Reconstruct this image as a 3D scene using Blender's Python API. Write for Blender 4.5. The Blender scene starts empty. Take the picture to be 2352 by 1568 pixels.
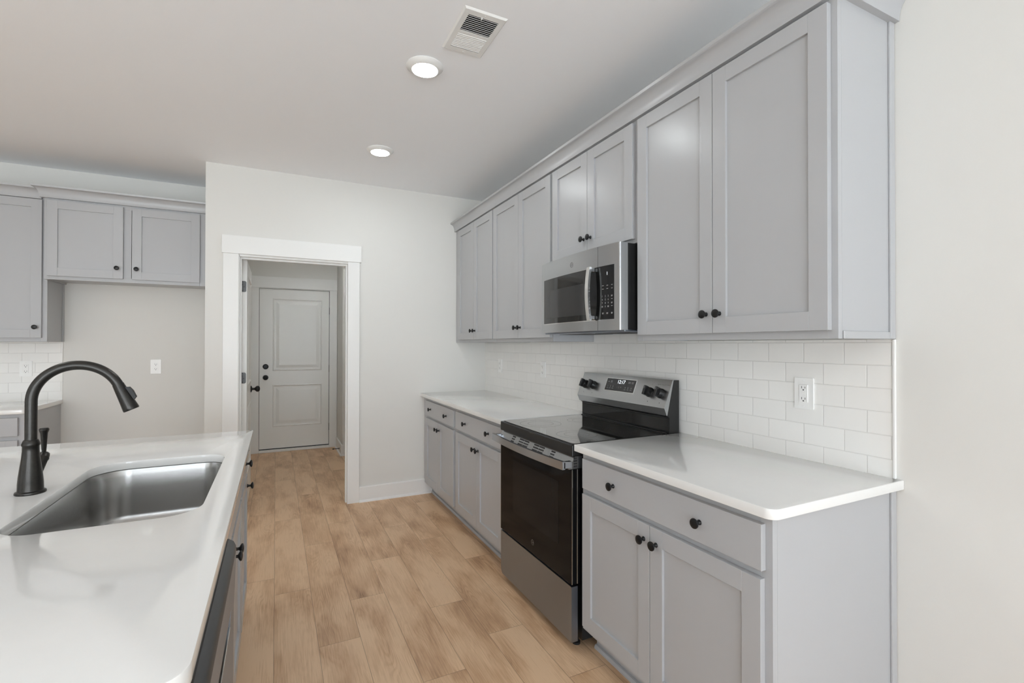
import bpy, bmesh, math, random
from mathutils import Vector, Matrix
PI = math.pi
S = bpy.context.scene
COL = S.collection

# ------------------------------------------------------------------ camera
CAM = (-1.8294, -0.0181, 1.3519); YAW, PITCH, ROLL, FPX = 0.4572, 0.0070, 0.0010, 1101.6
cy, sy, cp, sp = math.cos(YAW), math.sin(YAW), math.cos(PITCH), math.sin(PITCH)
fw = Vector((sy*cp, cy*cp, sp)); rt = Vector((cy, -sy, 0)); up = rt.cross(fw)
r2 = math.cos(ROLL)*rt + math.sin(ROLL)*up; u2 = math.cos(ROLL)*up - math.sin(ROLL)*rt
camd = bpy.data.cameras.new('camera'); camd.sensor_width = 36.0; camd.lens = 36.0*FPX/2352.0
camd.clip_start = 0.02
cam = bpy.data.objects.new('camera', camd); COL.objects.link(cam)
cam.matrix_world = Matrix(((r2.x, u2.x, -fw.x, CAM[0]), (r2.y, u2.y, -fw.y, CAM[1]), (r2.z, u2.z, -fw.z, CAM[2]), (0, 0, 0, 1)))
S.camera = cam

# ------------------------------------------------------------------ world, daylight, exposure
S.view_settings.view_transform = 'Standard'; S.view_settings.look = 'None'
S.view_settings.gamma = 1.0; S.view_settings.use_curve_mapping = False
S.view_settings.exposure = -0.18
S.cycles.use_denoising = True
S.cycles.max_bounces = 16; S.cycles.diffuse_bounces = 10; S.cycles.glossy_bounces = 8
S.cycles.sample_clamp_indirect = 8.0
W = bpy.data.worlds.new('world'); S.world = W; W.use_nodes = True
bg = W.node_tree.nodes['Background']; bg.inputs[0].default_value = (0.93, 0.97, 1.0, 1); bg.inputs[1].default_value = 1.0
DAY, DAYC, SUN, SUNC = 80, (.91, .98, 1.06), 20.0, (.94, .98, 1.04)
def window_light(name, loc, rot, sx, sz, power, col=(1, .99, .97)):
    l = bpy.data.lights.new(name, 'AREA'); l.shape = 'RECTANGLE'; l.size = sx; l.size_y = sz
    l.energy = power; l.color = col
    o = bpy.data.objects.new(name, l); COL.objects.link(o); o.location = loc; o.rotation_euler = rot
# area lamps added as daylight just outside the unseen windows of the rear wall (facing +y) and of the left wall (facing +x)
REAR = [(-4.6, 2.0), (-1.9, 2.2)]
for cx_, w_ in REAR:
    window_light('daylight', (cx_, -5.92, 1.0), (PI/2+math.radians(28), 0, 0), w_+.3, 2.2, DAY*w_, DAYC)  # tilted upwards to brighten the ceiling
window_light('daylight', (-6.66, 0.6, 1.45), (PI/2, 0, -PI/2), 2.2, 1.9, 8, DAYC)
sun = bpy.data.lights.new('sun', 'SUN'); sun.energy = SUN; sun.angle = math.radians(1.5); sun.color = SUNC
so = bpy.data.objects.new('sun', sun); COL.objects.link(so); so.rotation_euler = (math.radians(50), 0, math.radians(-4))  # added sun, lights the carpet so that it bounces onto the ceiling
LAMP = 128.0          # emission of the ceiling lamps' lenses

# ------------------------------------------------------------------ materials
def lin(c):
    c /= 255.0
    return c/12.92 if c <= .04045 else ((c+.055)/1.055)**2.4
def rgb(r, g, b): return (lin(r), lin(g), lin(b), 1)
def mk(name, col, rough=.5, metal=0, spec=.5, bump=0, bscale=200, var=0, vscale=6, coat=0, stretch=None):
    m = bpy.data.materials.new(name); m.use_nodes = True
    nt = m.node_tree; b = nt.nodes['Principled BSDF']
    b.inputs['Base Color'].default_value = col; b.inputs['Roughness'].default_value = rough
    b.inputs['Metallic'].default_value = metal; b.inputs['Specular IOR Level'].default_value = spec
    b.inputs['Coat Weight'].default_value = coat; b.inputs['Coat Roughness'].default_value = .05
    tc = nt.nodes.new('ShaderNodeTexCoord'); mp = nt.nodes.new('ShaderNodeMapping')
    nt.links.new(tc.outputs['Object'], mp.inputs[0])
    if stretch: mp.inputs['Scale'].default_value = stretch
    if var:
        n = nt.nodes.new('ShaderNodeTexNoise'); n.inputs['Scale'].default_value = vscale; n.inputs['Detail'].default_value = 4
        nt.links.new(mp.outputs[0], n.inputs['Vector'])
        mr = nt.nodes.new('ShaderNodeMapRange'); mr.inputs['To Min'].default_value = 1-var; mr.inputs['To Max'].default_value = 1+var
        nt.links.new(n.outputs['Fac'], mr.inputs['Value'])
        mx = nt.nodes.new('ShaderNodeVectorMath'); mx.operation = 'SCALE'; mx.inputs[0].default_value = col[:3]
        nt.links.new(mr.outputs[0], mx.inputs['Scale']); nt.links.new(mx.outputs[0], b.inputs['Base Color'])
    if bump:
        n = nt.nodes.new('ShaderNodeTexNoise'); n.inputs['Scale'].default_value = bscale; n.inputs['Detail'].default_value = 3
        nt.links.new(mp.outputs[0], n.inputs['Vector'])
        bp = nt.nodes.new('ShaderNodeBump'); bp.inputs['Strength'].default_value = bump; bp.inputs['Distance'].default_value = .001
        nt.links.new(n.outputs['Fac'], bp.inputs['Height']); nt.links.new(bp.outputs[0], b.inputs['Normal'])
    return m
def emit(name, col, s):
    m = bpy.data.materials.new(name); m.use_nodes = True; nt = m.node_tree
    b = nt.nodes['Principled BSDF']; b.inputs['Base Color'].default_value = col
    b.inputs['Emission Color'].default_value = col; b.inputs['Emission Strength'].default_value = s
    return m
M = {}
M['wall'] = mk('wall_paint', rgb(221, 220, 216), .75, bump=.15, bscale=350, spec=.25)
M['ceil'] = mk('ceiling_paint', rgb(245, 247, 250), .9, bump=.2, bscale=300, spec=.1)
M['trim'] = mk('trim_paint', rgb(231, 231, 229), .35, bump=.03, bscale=80)
M['door'] = mk('door_paint', rgb(232, 232, 229), .32, bump=.03, bscale=80)
M['cab'] = mk('grey_cabinet_paint', rgb(177, 178, 180), .28, spec=.45, bump=.06, bscale=420, var=.012, vscale=3)
M['quartz'] = mk('white_quartz', rgb(231, 231, 229), .10, spec=.5, var=.012, vscale=40, coat=.5)
M['knob'] = mk('black_metal', (.011, .011, .012, 1), .36, .3, bump=.05, bscale=300)
M['bronze'] = mk('dark_bronze', (.045, .043, .040, 1), .3, .85, bump=.12, bscale=500, var=.25, vscale=120)
M['steel'] = mk('brushed_steel', (.47, .48, .49, 1), .27, 1, bump=.06, bscale=60, stretch=(1, 1, 40))
M['steeld'] = mk('steel_panel', (.315, .345, .39, 1), .36, 1, bump=.06, bscale=60, stretch=(1, 40, 40))
M['hsteel'] = mk('handle_steel', (.52, .55, .59, 1), .24, 1, bump=.03, bscale=60, stretch=(1, 40, 40))
M['ckglass'] = mk('cooktop_black_glass', (.009, .009, .009, 1), .05, spec=1.0, bump=.004, coat=1)
M['dwsteel'] = mk('dishwasher_steel', (.27, .29, .32, 1), .42, .55, bump=.04, bscale=60, stretch=(1, 40, 40))
M['dwstrip'] = mk('dark_control_strip', (.045, .046, .048, 1), .4, bump=.02)
M['chrome'] = mk('bright_steel', (.72, .72, .71, 1), .14, 1, bump=.01)
M['sink'] = mk('sink_steel', (.46, .455, .445, 1), .24, 1, bump=.05, bscale=50, stretch=(1, 1, 30))
M['blackglass'] = mk('black_glass', (.008, .008, .008, 1), .06, spec=.5, bump=.004)
M['doorglass'] = mk('oven_door_glass', (.006, .006, .0065, 1), .07, spec=.10, bump=.004)
M['window'] = mk('oven_window_glass', (.012, .012, .0125, 1), .10, spec=.10, bump=.004)
M['mwin'] = mk('microwave_window_mesh', (.040, .040, .041, 1), .12, spec=.35, bump=.01)
M['black'] = mk('black_enamel', (.012, .012, .012, 1), .3, bump=.02, bscale=100)
M['blackmatte'] = mk('black_plastic', (.010, .010, .010, 1), .55, bump=.03)
M['ring'] = mk('burner_print', (.11, .11, .11, 1), .2, bump=.004)
M['mark'] = mk('pale_print', (.42, .42, .42, 1), .4, bump=.004)
M['dmark'] = mk('dark_print', (.03, .03, .03, 1), .4, bump=.004)
M['plate'] = mk('outlet_plastic', rgb(240, 240, 238), .3, bump=.01)
M['slot'] = mk('slot_dark', (.02, .02, .02, 1), .6, bump=.01)
M['hinge'] = mk('dark_hinge_metal', (.10, .10, .10, 1), .4, .8, bump=.05)
M['duct'] = mk('duct_dark', (.035, .035, .035, 1), .7, bump=.02)
M['lampring'] = mk('lamp_trim_white', rgb(232, 232, 230), .45, bump=.01)
M['lens'] = emit('lamp_lens', (.93, .98, 1.0, 1), LAMP)
M['lens_hall_fill'] = emit('hall_fill_lamp_lens', (.93, .98, 1.0, 1), LAMP*1.8)
M['clock'] = emit('clock_digits', (.9, .95, 1, 1), 1.6)
M['glass'] = mk('window_glass', (1, 1, 1, 1), .0, bump=.0)
M['glass'].node_tree.nodes['Principled BSDF'].inputs['Transmission Weight'].default_value = 1
M['carpet'] = mk('pale_bounce_carpet', rgb(222, 222, 222), .95, bump=.6, bscale=250, var=.05, vscale=60, spec=.1)
M['ground'] = mk('outdoor_ground', rgb(150, 155, 140), .9, bump=.1, var=.1)

def floor_mat():
    m = bpy.data.materials.new('oak_plank_floor'); m.use_nodes = True; nt = m.node_tree; N = nt.nodes.new; L = nt.links.new
    b = nt.nodes['Principled BSDF']; b.inputs['Roughness'].default_value = .42; b.inputs['Specular IOR Level'].default_value = .35
    uv = N('ShaderNodeUVMap'); uv.uv_map = 'plank'
    at = N('ShaderNodeAttribute'); at.attribute_name = 'tone'
    tc = N('ShaderNodeTexCoord')
    off = N('ShaderNodeVectorMath'); off.operation = 'SCALE'; off.inputs[0].default_value = (7.3, 31.7, 3.1)
    L(at.outputs['Fac'], off.inputs['Scale'])
    add = N('ShaderNodeVectorMath'); add.operation = 'ADD'; L(tc.outputs['Object'], add.inputs[0]); L(off.outputs[0], add.inputs[1])
    def noise(scale, stretch, detail=4, dist=0, rough=.5):
        mp = N('ShaderNodeMapping'); mp.inputs['Scale'].default_value = stretch; L(add.outputs[0], mp.inputs[0])
        n = N('ShaderNodeTexNoise'); n.inputs['Scale'].default_value = scale; n.inputs['Detail'].default_value = detail
        n.inputs['Distortion'].default_value = dist; n.inputs['Roughness'].default_value = rough
        L(mp.outputs[0], n.inputs['Vector']); return n.outputs['Fac']
    patch = noise(3.2, (2.4, .75, 1), 4, .3)
    fine = noise(60, (3.2, .11, 1), 3, .3, .65)
    # growth rings: contour lines of a smooth stretched height field
    field = noise(2.0, (3.6, .50, 1), 2.0, .15)
    mul = N('ShaderNodeMath'); mul.operation = 'MULTIPLY'; L(field, mul.inputs[0]); mul.inputs[1].default_value = 190
    sn = N('ShaderNodeMath'); sn.operation = 'SINE'; L(mul.outputs[0], sn.inputs[0])
    def rng(v, a, c, lo, hi):
        r = N('ShaderNodeMapRange'); L(v, r.inputs['Value'])
        for k, x in zip(('From Min', 'From Max', 'To Min', 'To Max'), (a, c, lo, hi)): r.inputs[k].default_value = x
        return r.outputs[0]
    def mth(op, a, c):
        q = N('ShaderNodeMath'); q.operation = op
        for k, x in ((0, a), (1, c)):
            if isinstance(x, float): q.inputs[k].default_value = x
            else: L(x, q.inputs[k])
        return q.outputs[0]
    ringmask = rng(noise(2.6, (2.6, .9, 1), 2, .2), .46, .70, 0., 1.)
    ring = mth('MULTIPLY', mth('MULTIPLY', rng(sn.outputs[0], -.2, 1., 0., 1.), ringmask), .19)
    dark = rng(patch, .40, .80, 0., .66)
    fn = rng(fine, .30, .70, -.15, .15)
    tone = rng(at.outputs['Fac'], 0., 1., -.10, .12)
    f = mth('ADD', mth('ADD', dark, ring), mth('ADD', fn, tone))
    cr = N('ShaderNodeValToRGB'); L(f, cr.inputs[0])
    e = cr.color_ramp.elements
    e[0].position = 0; e[0].color = rgb(220, 187, 152); e[1].position = .95; e[1].color = rgb(120, 87, 60)
    x = e.new(.35); x.color = rgb(196, 159, 124)
    # joints
    sx = N('ShaderNodeSeparateXYZ'); L(uv.outputs[0], sx.inputs[0])
    def edge(v, size):
        a = mth('SUBTRACT', size, v); return mth('MINIMUM', v, a)
    du = edge(sx.outputs[0], .18); dv = edge(sx.outputs[1], 1.2)
    d = mth('MINIMUM', du, dv); j = rng(d, .0006, .0021, .62, 1.)
    vm = N('ShaderNodeVectorMath'); vm.operation = 'SCALE'; L(cr.outputs[0], vm.inputs[0]); L(j, vm.inputs['Scale'])
    L(vm.outputs[0], b.inputs['Base Color'])
    bp = N('ShaderNodeBump'); bp.inputs['Strength'].default_value = .25; bp.inputs['Distance'].default_value = .002
    h = mth('ADD', mth('MULTIPLY', fine, .25), rng(d, .0005, .0025, -1., 0.)); L(h, bp.inputs['Height']); L(bp.outputs[0], b.inputs['Normal'])
    return m
M['floor'] = floor_mat()

def tile_mat(axis, o_u, o_z, pitch_u, pitch_z, grout=.0019):
    """running-bond subway tile; axis = object axis of the wall's length"""
    m = bpy.data.materials.new('white_subway_tile'); m.use_nodes = True; nt = m.node_tree; N = nt.nodes.new; L = nt.links.new
    b = nt.nodes['Principled BSDF']; b.inputs['Roughness'].default_value = .12
    tc = N('ShaderNodeTexCoord'); sx = N('ShaderNodeSeparateXYZ'); L(tc.outputs['Object'], sx.inputs[0])
    def mth(op, a, c=0.):
        q = N('ShaderNodeMath'); q.operation = op
        for k, x in ((0, a), (1, c)):
            if isinstance(x, (float, int)): q.inputs[k].default_value = x
            else: L(x, q.inputs[k])
        return q.outputs[0]
    z = mth('DIVIDE', mth('SUBTRACT', sx.outputs[2], o_z), pitch_z)
    row = mth('FLOOR', z); par = mth('FLOORED_MODULO', row, 2.)
    u = mth('ADD', mth('DIVIDE', mth('SUBTRACT', sx.outputs[axis], o_u), pitch_u), mth('MULTIPLY', par, .5))
    fu = mth('FRACT', u); fz = mth('FRACT', z)
    du = mth('MULTIPLY', mth('MINIMUM', fu, mth('SUBTRACT', 1., fu)), pitch_u)
    dz = mth('MULTIPLY', mth('MINIMUM', fz, mth('SUBTRACT', 1., fz)), pitch_z)
    d = mth('MINIMUM', du, dz)
    def rng(v, a, c, lo, hi, sm=False):
        r = N('ShaderNodeMapRange'); L(v, r.inputs['Value'])
        if sm: r.interpolation_type = 'SMOOTHSTEP'
        for k, x in zip(('From Min', 'From Max', 'To Min', 'To Max'), (a, c, lo, hi)): r.inputs[k].default_value = x
        return r.outputs[0]
    f = rng(d, grout*.35, grout*.65, 0., 1.)
    wn = N('ShaderNodeTexWhiteNoise'); cb = N('ShaderNodeCombineXYZ'); L(mth('FLOOR', u), cb.inputs[0]); L(row, cb.inputs[1]); L(cb.outputs[0], wn.inputs['Vector'])
    mx = N('ShaderNodeMix'); mx.data_type = 'RGBA'; L(f, mx.inputs['Factor'])
    mx.inputs['A'].default_value = rgb(219, 218, 215)
    tn = N('ShaderNodeVectorMath'); tn.operation = 'SCALE'; tn.inputs[0].default_value = rgb(240, 239, 236)[:3]
    L(rng(wn.outputs['Value'], 0., 1., .985, 1.015), tn.inputs['Scale']); L(tn.outputs[0], mx.inputs['B'])
    L(mx.outputs['Result'], b.inputs['Base Color'])
    L(rng(f, 0., 1., .6, .13), b.inputs['Roughness'])
    bp = N('ShaderNodeBump'); bp.inputs['Strength'].default_value = .7; bp.inputs['Distance'].default_value = .0011
    L(rng(d, grout*.3, grout*1.3, 0., 1., True), bp.inputs['Height']); L(bp.outputs[0], b.inputs['Normal'])
    return m

# ------------------------------------------------------------------ mesh helpers
def BM(): return bmesh.new()
def box(bm, lo, hi, bev=0, seg=1):
    lo = [min(a, b) for a, b in zip(lo, hi)], [max(a, b) for a, b in zip(lo, hi)]
    a, c = lo
    vs = [bm.verts.new((x, y, z)) for x in (a[0], c[0]) for y in (a[1], c[1]) for z in (a[2], c[2])]
    q = [(0, 1, 3, 2), (4, 6, 7, 5), (0, 4, 5, 1), (2, 3, 7, 6), (0, 2, 6, 4), (1, 5, 7, 3)]
    fs = [bm.faces.new([vs[i] for i in f]) for f in q]
    if bev > 0:
        es = list({e for f in fs for e in f.edges})
        bmesh.ops.bevel(bm, geom=es, offset=bev, segments=seg, affect='EDGES', profile=.5)
def prism(bm, pts, axis, a, b):
    """polygon pts (2D, counter-clockwise or not) extruded along an axis from a to b"""
    def P(p, t):
        return {0: (t, p[0], p[1]), 1: (p[0], t, p[1]), 2: (p[0], p[1], t)}[axis]
    A = [bm.verts.new(P(p, a)) for p in pts]; B = [bm.verts.new(P(p, b)) for p in pts]
    n = len(pts); fs = [bm.faces.new(A), bm.faces.new(B[::-1])]
    fs += [bm.faces.new((A[i], B[i], B[(i+1) % n], A[(i+1) % n])) for i in range(n)]
    bmesh.ops.recalc_face_normals(bm, faces=fs)
    return fs
def lathe(bm, prof, mat, n=28):
    """prof: (radius, height) along local +z, placed by matrix mat"""
    rings = []
    for r, h in prof:
        if r < 1e-6: rings.append([bm.verts.new(mat @ Vector((0, 0, h)))])
        else: rings.append([bm.verts.new(mat @ Vector((r*math.cos(2*PI*k/n), r*math.sin(2*PI*k/n), h))) for k in range(n)])
    fs = []
    for A, B in zip(rings, rings[1:]):
        for k in range(n):
            a0, a1 = A[k % len(A)], A[(k+1) % len(A)]; b0, b1 = B[k % len(B)], B[(k+1) % len(B)]
            v = []
            for q in (a0, a1, b1, b0):
                if q not in v: v.append(q)
            if len(v) > 2: fs.append(bm.faces.new(v))
    for R in (rings[0], rings[-1]):
        if len(R) > 2: fs.append(bm.faces.new(R))
    bmesh.ops.recalc_face_normals(bm, faces=fs)
def axis_mat(origin, direction):
    d = Vector(direction).normalized(); q = Vector((0, 0, 1)).rotation_difference(d)
    return Matrix.Translation(Vector(origin)) @ q.to_matrix().to_4x4()
def tube(bm, pts, radii, n=20):
    pts = [Vector(p) for p in pts]; rings = []; prev = None
    for i, p in enumerate(pts):
        t = ((pts[i+1] if i+1 < len(pts) else p) - (pts[i-1] if i else p)).normalized()
        if prev is None:
            s = t.orthogonal().normalized()
        else:
            s = (prev - prev.dot(t)*t).normalized()
        prev = s; w = t.cross(s); r = radii[i] if isinstance(radii, (list, tuple)) else radii
        rings.append([bm.verts.new(p + r*(math.cos(2*PI*k/n)*s + math.sin(2*PI*k/n)*w)) for k in range(n)])
    fs = []
    for A, B in zip(rings, rings[1:]):
        fs += [bm.faces.new((A[k], A[(k+1) % n], B[(k+1) % n], B[k])) for k in range(n)]
    fs += [bm.faces.new(rings[0]), bm.faces.new(rings[-1])]
    bmesh.ops.recalc_face_normals(bm, faces=fs)
def rrect(x0, x1, y0, y1, r, n=8):
    """rounded rectangle, r = one radius or four (x1y1, x0y1, x0y0, x1y0)"""
    r = [r]*4 if not isinstance(r, (list, tuple)) else r
    out = []
    for (cx, cy_, a0, rr) in ((x1-r[0], y1-r[0], 0, r[0]), (x0+r[1], y1-r[1], 90, r[1]), (x0+r[2], y0+r[2], 180, r[2]), (x1-r[3], y0+r[3], 270, r[3])):
        if rr < 1e-5: out.append((cx, cy_)); continue
        for k in range(n+1):
            a = math.radians(a0 + 90*k/n); out.append((cx + rr*math.cos(a), cy_ + rr*math.sin(a)))
    return out
def sweep(bm, path, prof, side=1):
    """closed profile (out, z) swept along a plan polyline with mitred corners; out is to the right of travel * side"""
    P = [Vector((p[0], p[1])) for p in path]; rings = []
    for i, p in enumerate(P):
        ds = []
        if i: ds.append((P[i]-P[i-1]).normalized())
        if i+1 < len(P): ds.append((P[i+1]-P[i]).normalized())
        ns = [Vector((d.y, -d.x))*side for d in ds]
        m = ns[0] if len(ns) == 1 else (ns[0]+ns[1])/(1+ns[0].dot(ns[1]))
        rings.append([bm.verts.new((p.x+m.x*o, p.y+m.y*o, z)) for o, z in prof])
    n = len(prof); fs = []
    for A, B in zip(rings, rings[1:]):
        fs += [bm.faces.new((A[k], A[(k+1) % n], B[(k+1) % n], B[k])) for k in range(n)]
    fs += [bm.faces.new(rings[0]), bm.faces.new(rings[-1])]
    bmesh.ops.recalc_face_normals(bm, faces=fs)
def ring_loft(bm, rings, cap0=False, cap1=False):
    V = [[bm.verts.new(p) for p in R] for R in rings]; n = len(V[0]); fs = []
    for A, B in zip(V, V[1:]):
        fs += [bm.faces.new((A[k], A[(k+1) % n], B[(k+1) % n], B[k])) for k in range(n)]
    if cap0: fs.append(bm.faces.new(V[0]))
    if cap1: fs.append(bm.faces.new(V[-1]))
    bmesh.ops.recalc_face_normals(bm, faces=fs)

def obj(name, bm, mat, parent=None, smooth=None):
    me = bpy.data.meshes.new(name); bm.to_mesh(me); bm.free()
    for m in (mat if isinstance(mat, list) else [mat]): me.materials.append(m)
    if smooth is not None:
        for p in me.polygons: p.use_smooth = True
        try: me.set_sharp_from_angle(angle=math.radians(smooth))
        except Exception: pass
    o = bpy.data.objects.new(name, me); COL.objects.link(o)
    if parent: o.parent = parent
    return o
def tag(o, label, cat, group=None, kind=None):
    o['label'] = label
    if cat: o['category'] = cat
    if group: o['group'] = group
    if kind: o['kind'] = kind
    return o
def thing(name, label, cat, loc=(0, 0, 0), rz=0, group=None):
    o = bpy.data.objects.new(name, None); COL.objects.link(o); o.empty_display_size = .1
    o.location = loc; o.rotation_euler = (0, 0, rz)
    return tag(o, label, cat, group)
def struct(name, bm, mat, label, cat, smooth=None):
    return tag(obj(name, bm, mat, None, smooth), label, cat, kind='structure')
def text_into(bm, body, size, mat4, align='CENTER', shear=0):
    """flat lettering added to a bmesh, laid in the xy plane of mat4"""
    cu = bpy.data.curves.new('t', 'FONT'); cu.body = body; cu.size = size; cu.align_x = align; cu.align_y = 'CENTER'
    cu.shear = shear; cu.resolution_u = 3
    to = bpy.data.objects.new('t', cu); COL.objects.link(to)
    dg = bpy.context.evaluated_depsgraph_get()
    me = bpy.data.meshes.new_from_object(to.evaluated_get(dg))
    me.transform(mat4); bm.from_mesh(me)
    bpy.data.objects.remove(to); bpy.data.curves.remove(cu); bpy.data.meshes.remove(me)

# ------------------------------------------------------------------ the room
CEIL, YF, YA, XL = 2.743, 4.273, 4.98, -2.314          # ceiling, far (door) wall, alcove wall, left end of the door wall
XLEFT, YREAR = -6.55, -5.25
# floor: planks laid along y
fb = BM(); uvl = fb.loops.layers.uv.new('plank'); tn = fb.faces.layers.float.new('tone')
random.seed(4)
KNOWN = {-1: 4.286, 0: 2.876, 1: 2.292, 2: 2.644, 3: 3.071, 4: 2.386, 5: 3.25, 6: 2.837, 7: 3.4, -2: 3.5}
PW, PL = .18, 1.2
for k in range(-27, 11):
    x0 = -1.833 + PW*k; x1 = x0 + PW
    st = KNOWN.get(k, random.uniform(0, PL))
    st -= PL*math.ceil((st - YREAR)/PL)
    y = st
    while y < 7.0:
        a, c = max(y, YREAR-.05), min(y+PL, 6.95)
        if c - a > .01:
            vs = [fb.verts.new(p) for p in ((x0, a, 0), (x1, a, 0), (x1, c, 0), (x0, c, 0))]
            f = fb.faces.new(vs); f[tn] = random.random()
            for lp, q in zip(f.loops, ((0, a-y), (PW, a-y), (PW, c-y), (0, c-y))): lp[uvl].uv = q
        y += PL
fl = struct('floor', fb, M['floor'], 'light oak plank floor running towards the white doorway', 'floor')
sol = fl.modifiers.new('thickness', 'SOLIDIFY'); sol.thickness = .02; sol.offset = -1

b = BM(); box(b, (XLEFT, YREAR, 0), (0, -1.0, .012), .004)  # added unseen carpet, a pale reflector bouncing neutral light onto the ceiling
struct('floor_bounce_carpet', b, M['carpet'], 'pale grey carpet added behind the viewer, out of view, to bounce light', 'carpet')
b = BM(); box(b, (XLEFT-.1, YREAR-.1, CEIL), (.12, 6.95, CEIL+.1))
struct('ceiling', b, M['ceil'], 'flat white ceiling over the kitchen', 'ceiling')
b = BM(); box(b, (0, YREAR-.1, 0), (.12, YF+.115, CEIL)); 
struct('wall_right', b, M['wall'], 'long off-white wall behind the range and grey cabinets', 'wall')
OX0, OX1, OZ = -2.105, -1.262, 2.07                      # rough opening in the door wall
b = BM(); box(b, (XL, YF, 0), (OX0, YF+.115, CEIL)); box(b, (OX1, YF, 0), (0, YF+.115, CEIL)); box(b, (OX0, YF, OZ), (OX1, YF+.115, CEIL))
struct('wall_far', b, M['wall'], 'off-white wall with the cased doorway', 'wall')
b = BM(); box(b, (XLEFT, YA, 0), (XL, YA+.11, CEIL))
struct('wall_alcove', b, M['wall'], 'off-white wall of the empty refrigerator alcove', 'wall')
b = BM(); box(b, (XL, YF+.115, 0), (XL+.10, 6.85, CEIL))
struct('wall_hall_left', b, M['wall'], 'left wall of the hall behind the open door', 'wall')
BDX0, BDX1 = -2.030, -1.185                                # back-door rough opening
b = BM(); box(b, (XL+.10, 6.739, 0), (BDX0, 6.85, CEIL)); box(b, (BDX1, 6.739, 0), (0.1, 6.85, CEIL)); box(b, (BDX0, 6.739, 2.075), (BDX1, 6.85, CEIL))
struct('wall_hall_end', b, M['wall'], 'end wall of the hall around the closed panel door', 'wall')
b = BM(); box(b, (-1.10, 6.15, 0), (.12, 6.739, CEIL))
struct('wall_hall_right', b, M['wall'], 'short wall return in the hall right of the panel door', 'wall')
b = BM(); box(b, (0, YF+.115, 0), (.12, 6.15, CEIL))
struct('wall_hall_side', b, M['wall'], 'right side wall of the hall', 'wall')
b = BM(); box(b, (XLEFT-.1, YREAR-.1, 0), (XLEFT, -.5, CEIL)); box(b, (XLEFT-.1, 1.7, 0), (XLEFT, YA+.11, CEIL))
box(b, (XLEFT-.1, -.5, 0), (XLEFT, 1.7, .5)); box(b, (XLEFT-.1, -.5, 2.4), (XLEFT, 1.7, CEIL))
struct('wall_left', b, M['wall'], 'wall on the left of the open room with an added window', 'wall')
b = BM(); xs = XLEFT
for cx_, w_ in REAR:
    box(b, (xs, YREAR-.1, 0), (cx_-w_/2, YREAR, CEIL))
    box(b, (cx_-w_/2, YREAR-.1, 0), (cx_+w_/2, YREAR, .15)); box(b, (cx_-w_/2, YREAR-.1, 2.4), (cx_+w_/2, YREAR, CEIL)); xs = cx_+w_/2
box(b, (xs, YREAR-.1, 0), (0, YREAR, CEIL))
struct('wall_rear', b, M['wall'], 'wall behind the viewer with added tall windows', 'wall')
# unseen windows, added to let daylight into the room
def window(i, x0, x1, y0, y1, lab, z0=.15):
    b = BM(); z1 = 2.4; t = .05
    if abs(x1-x0) > abs(y1-y0):
        for q in ((x0, x0+t), (x1-t, x1), ((x0+x1)/2-.02, (x0+x1)/2+.02)): box(b, (q[0], y0, z0), (q[1], y1, z1), .003)
        for q in ((z0, z0+t), (z1-t, z1), ((z0+z1)/2-.02, (z0+z1)/2+.02)): box(b, (x0, y0, q[0]), (x1, y1, q[1]), .003)
    else:
        for q in ((y0, y0+t), (y1-t, y1), ((y0+y1)/2-.02, (y0+y1)/2+.02)): box(b, (x0, q[0], z0), (x1, q[1], z1), .003)
        for q in ((z0, z0+t), (z1-t, z1), ((z0+z1)/2-.02, (z0+z1)/2+.02)): box(b, (x0, y0, q[0]), (x1, y1, q[1]), .003)
    struct('window_%d' % i, b, M['trim'], lab, 'window')
for i, (cx_, w_) in enumerate(REAR):
    window(i+1, cx_-w_/2, cx_+w_/2, YREAR-.08, YREAR-.03, ('left', 'right')[i] + ' white framed window added out of view in the rear wall')
window(3, XLEFT-.08, XLEFT-.03, -.5, 1.7, 'white framed window added out of view in the left wall', .5)

# casing, jambs
b = BM()
box(b, (-2.197, YF-.019, 0), (-2.091, YF, 2.057), .0015); box(b, (-1.283, YF-.019, 0), (-1.186, YF, 2.057), .0015)
box(b, (-2.206, YF-.026, 2.057), (-1.172, YF, 2.197), .0015)
struct('trim_1', b, M['trim'], 'wide flat white casing around the doorway', 'door casing')
b = BM()
for x0, x1 in ((OX0, OX0+.02), (OX1-.02, OX1)): box(b, (x0, YF-.004, 0), (x1, YF+.119, OZ-.02), .001)
box(b, (OX0, YF-.004, OZ-.03), (OX1, YF+.119, OZ), .001)
box(b, (OX0+.02, YF+.03, 0), (OX0+.032, YF+.065, OZ-.03), .001); box(b, (OX1-.032, YF+.03, 0), (OX1-.02, YF+.065, OZ-.03), .001)
box(b, (OX0+.032, YF+.03, OZ-.045), (OX1-.032, YF+.065, OZ-.03), .001)
struct('trim_2', b, M['trim'], 'white jamb lining inside the doorway', 'door jamb')
# baseboards
def base_prof(): return [(0, 0), (.016, 0), (.016, .125), (.013, .131), (0, .131)]
def baseboard(name, path, side, lab):
    b = BM(); sweep(b, path, base_prof(), side)
    sweep(b, path, [(.0165, 0), (.029, 0), (.027, .012), (.0165, .020)], side)
    struct(name, b, M['trim'], lab, 'baseboard')
baseboard('baseboard_far', [(-1.186, YF), (-.54, YF)], 1, 'white baseboard on the wall between doorway and grey base cabinet')
baseboard('baseboard_hall', [(-1.10, 6.70), (-1.10, 6.15), (0, 6.15)], 1, 'white baseboard turning the corner in the hall')
baseboard('baseboard_right', [(0, YREAR), (0, .84)], -1, 'white baseboard on the wall right of the end cabinet')
baseboard('baseboard_alcove', [(-3.34, YA), (XL, YA)], 1, 'white baseboard in the empty refrigerator alcove')
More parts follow.
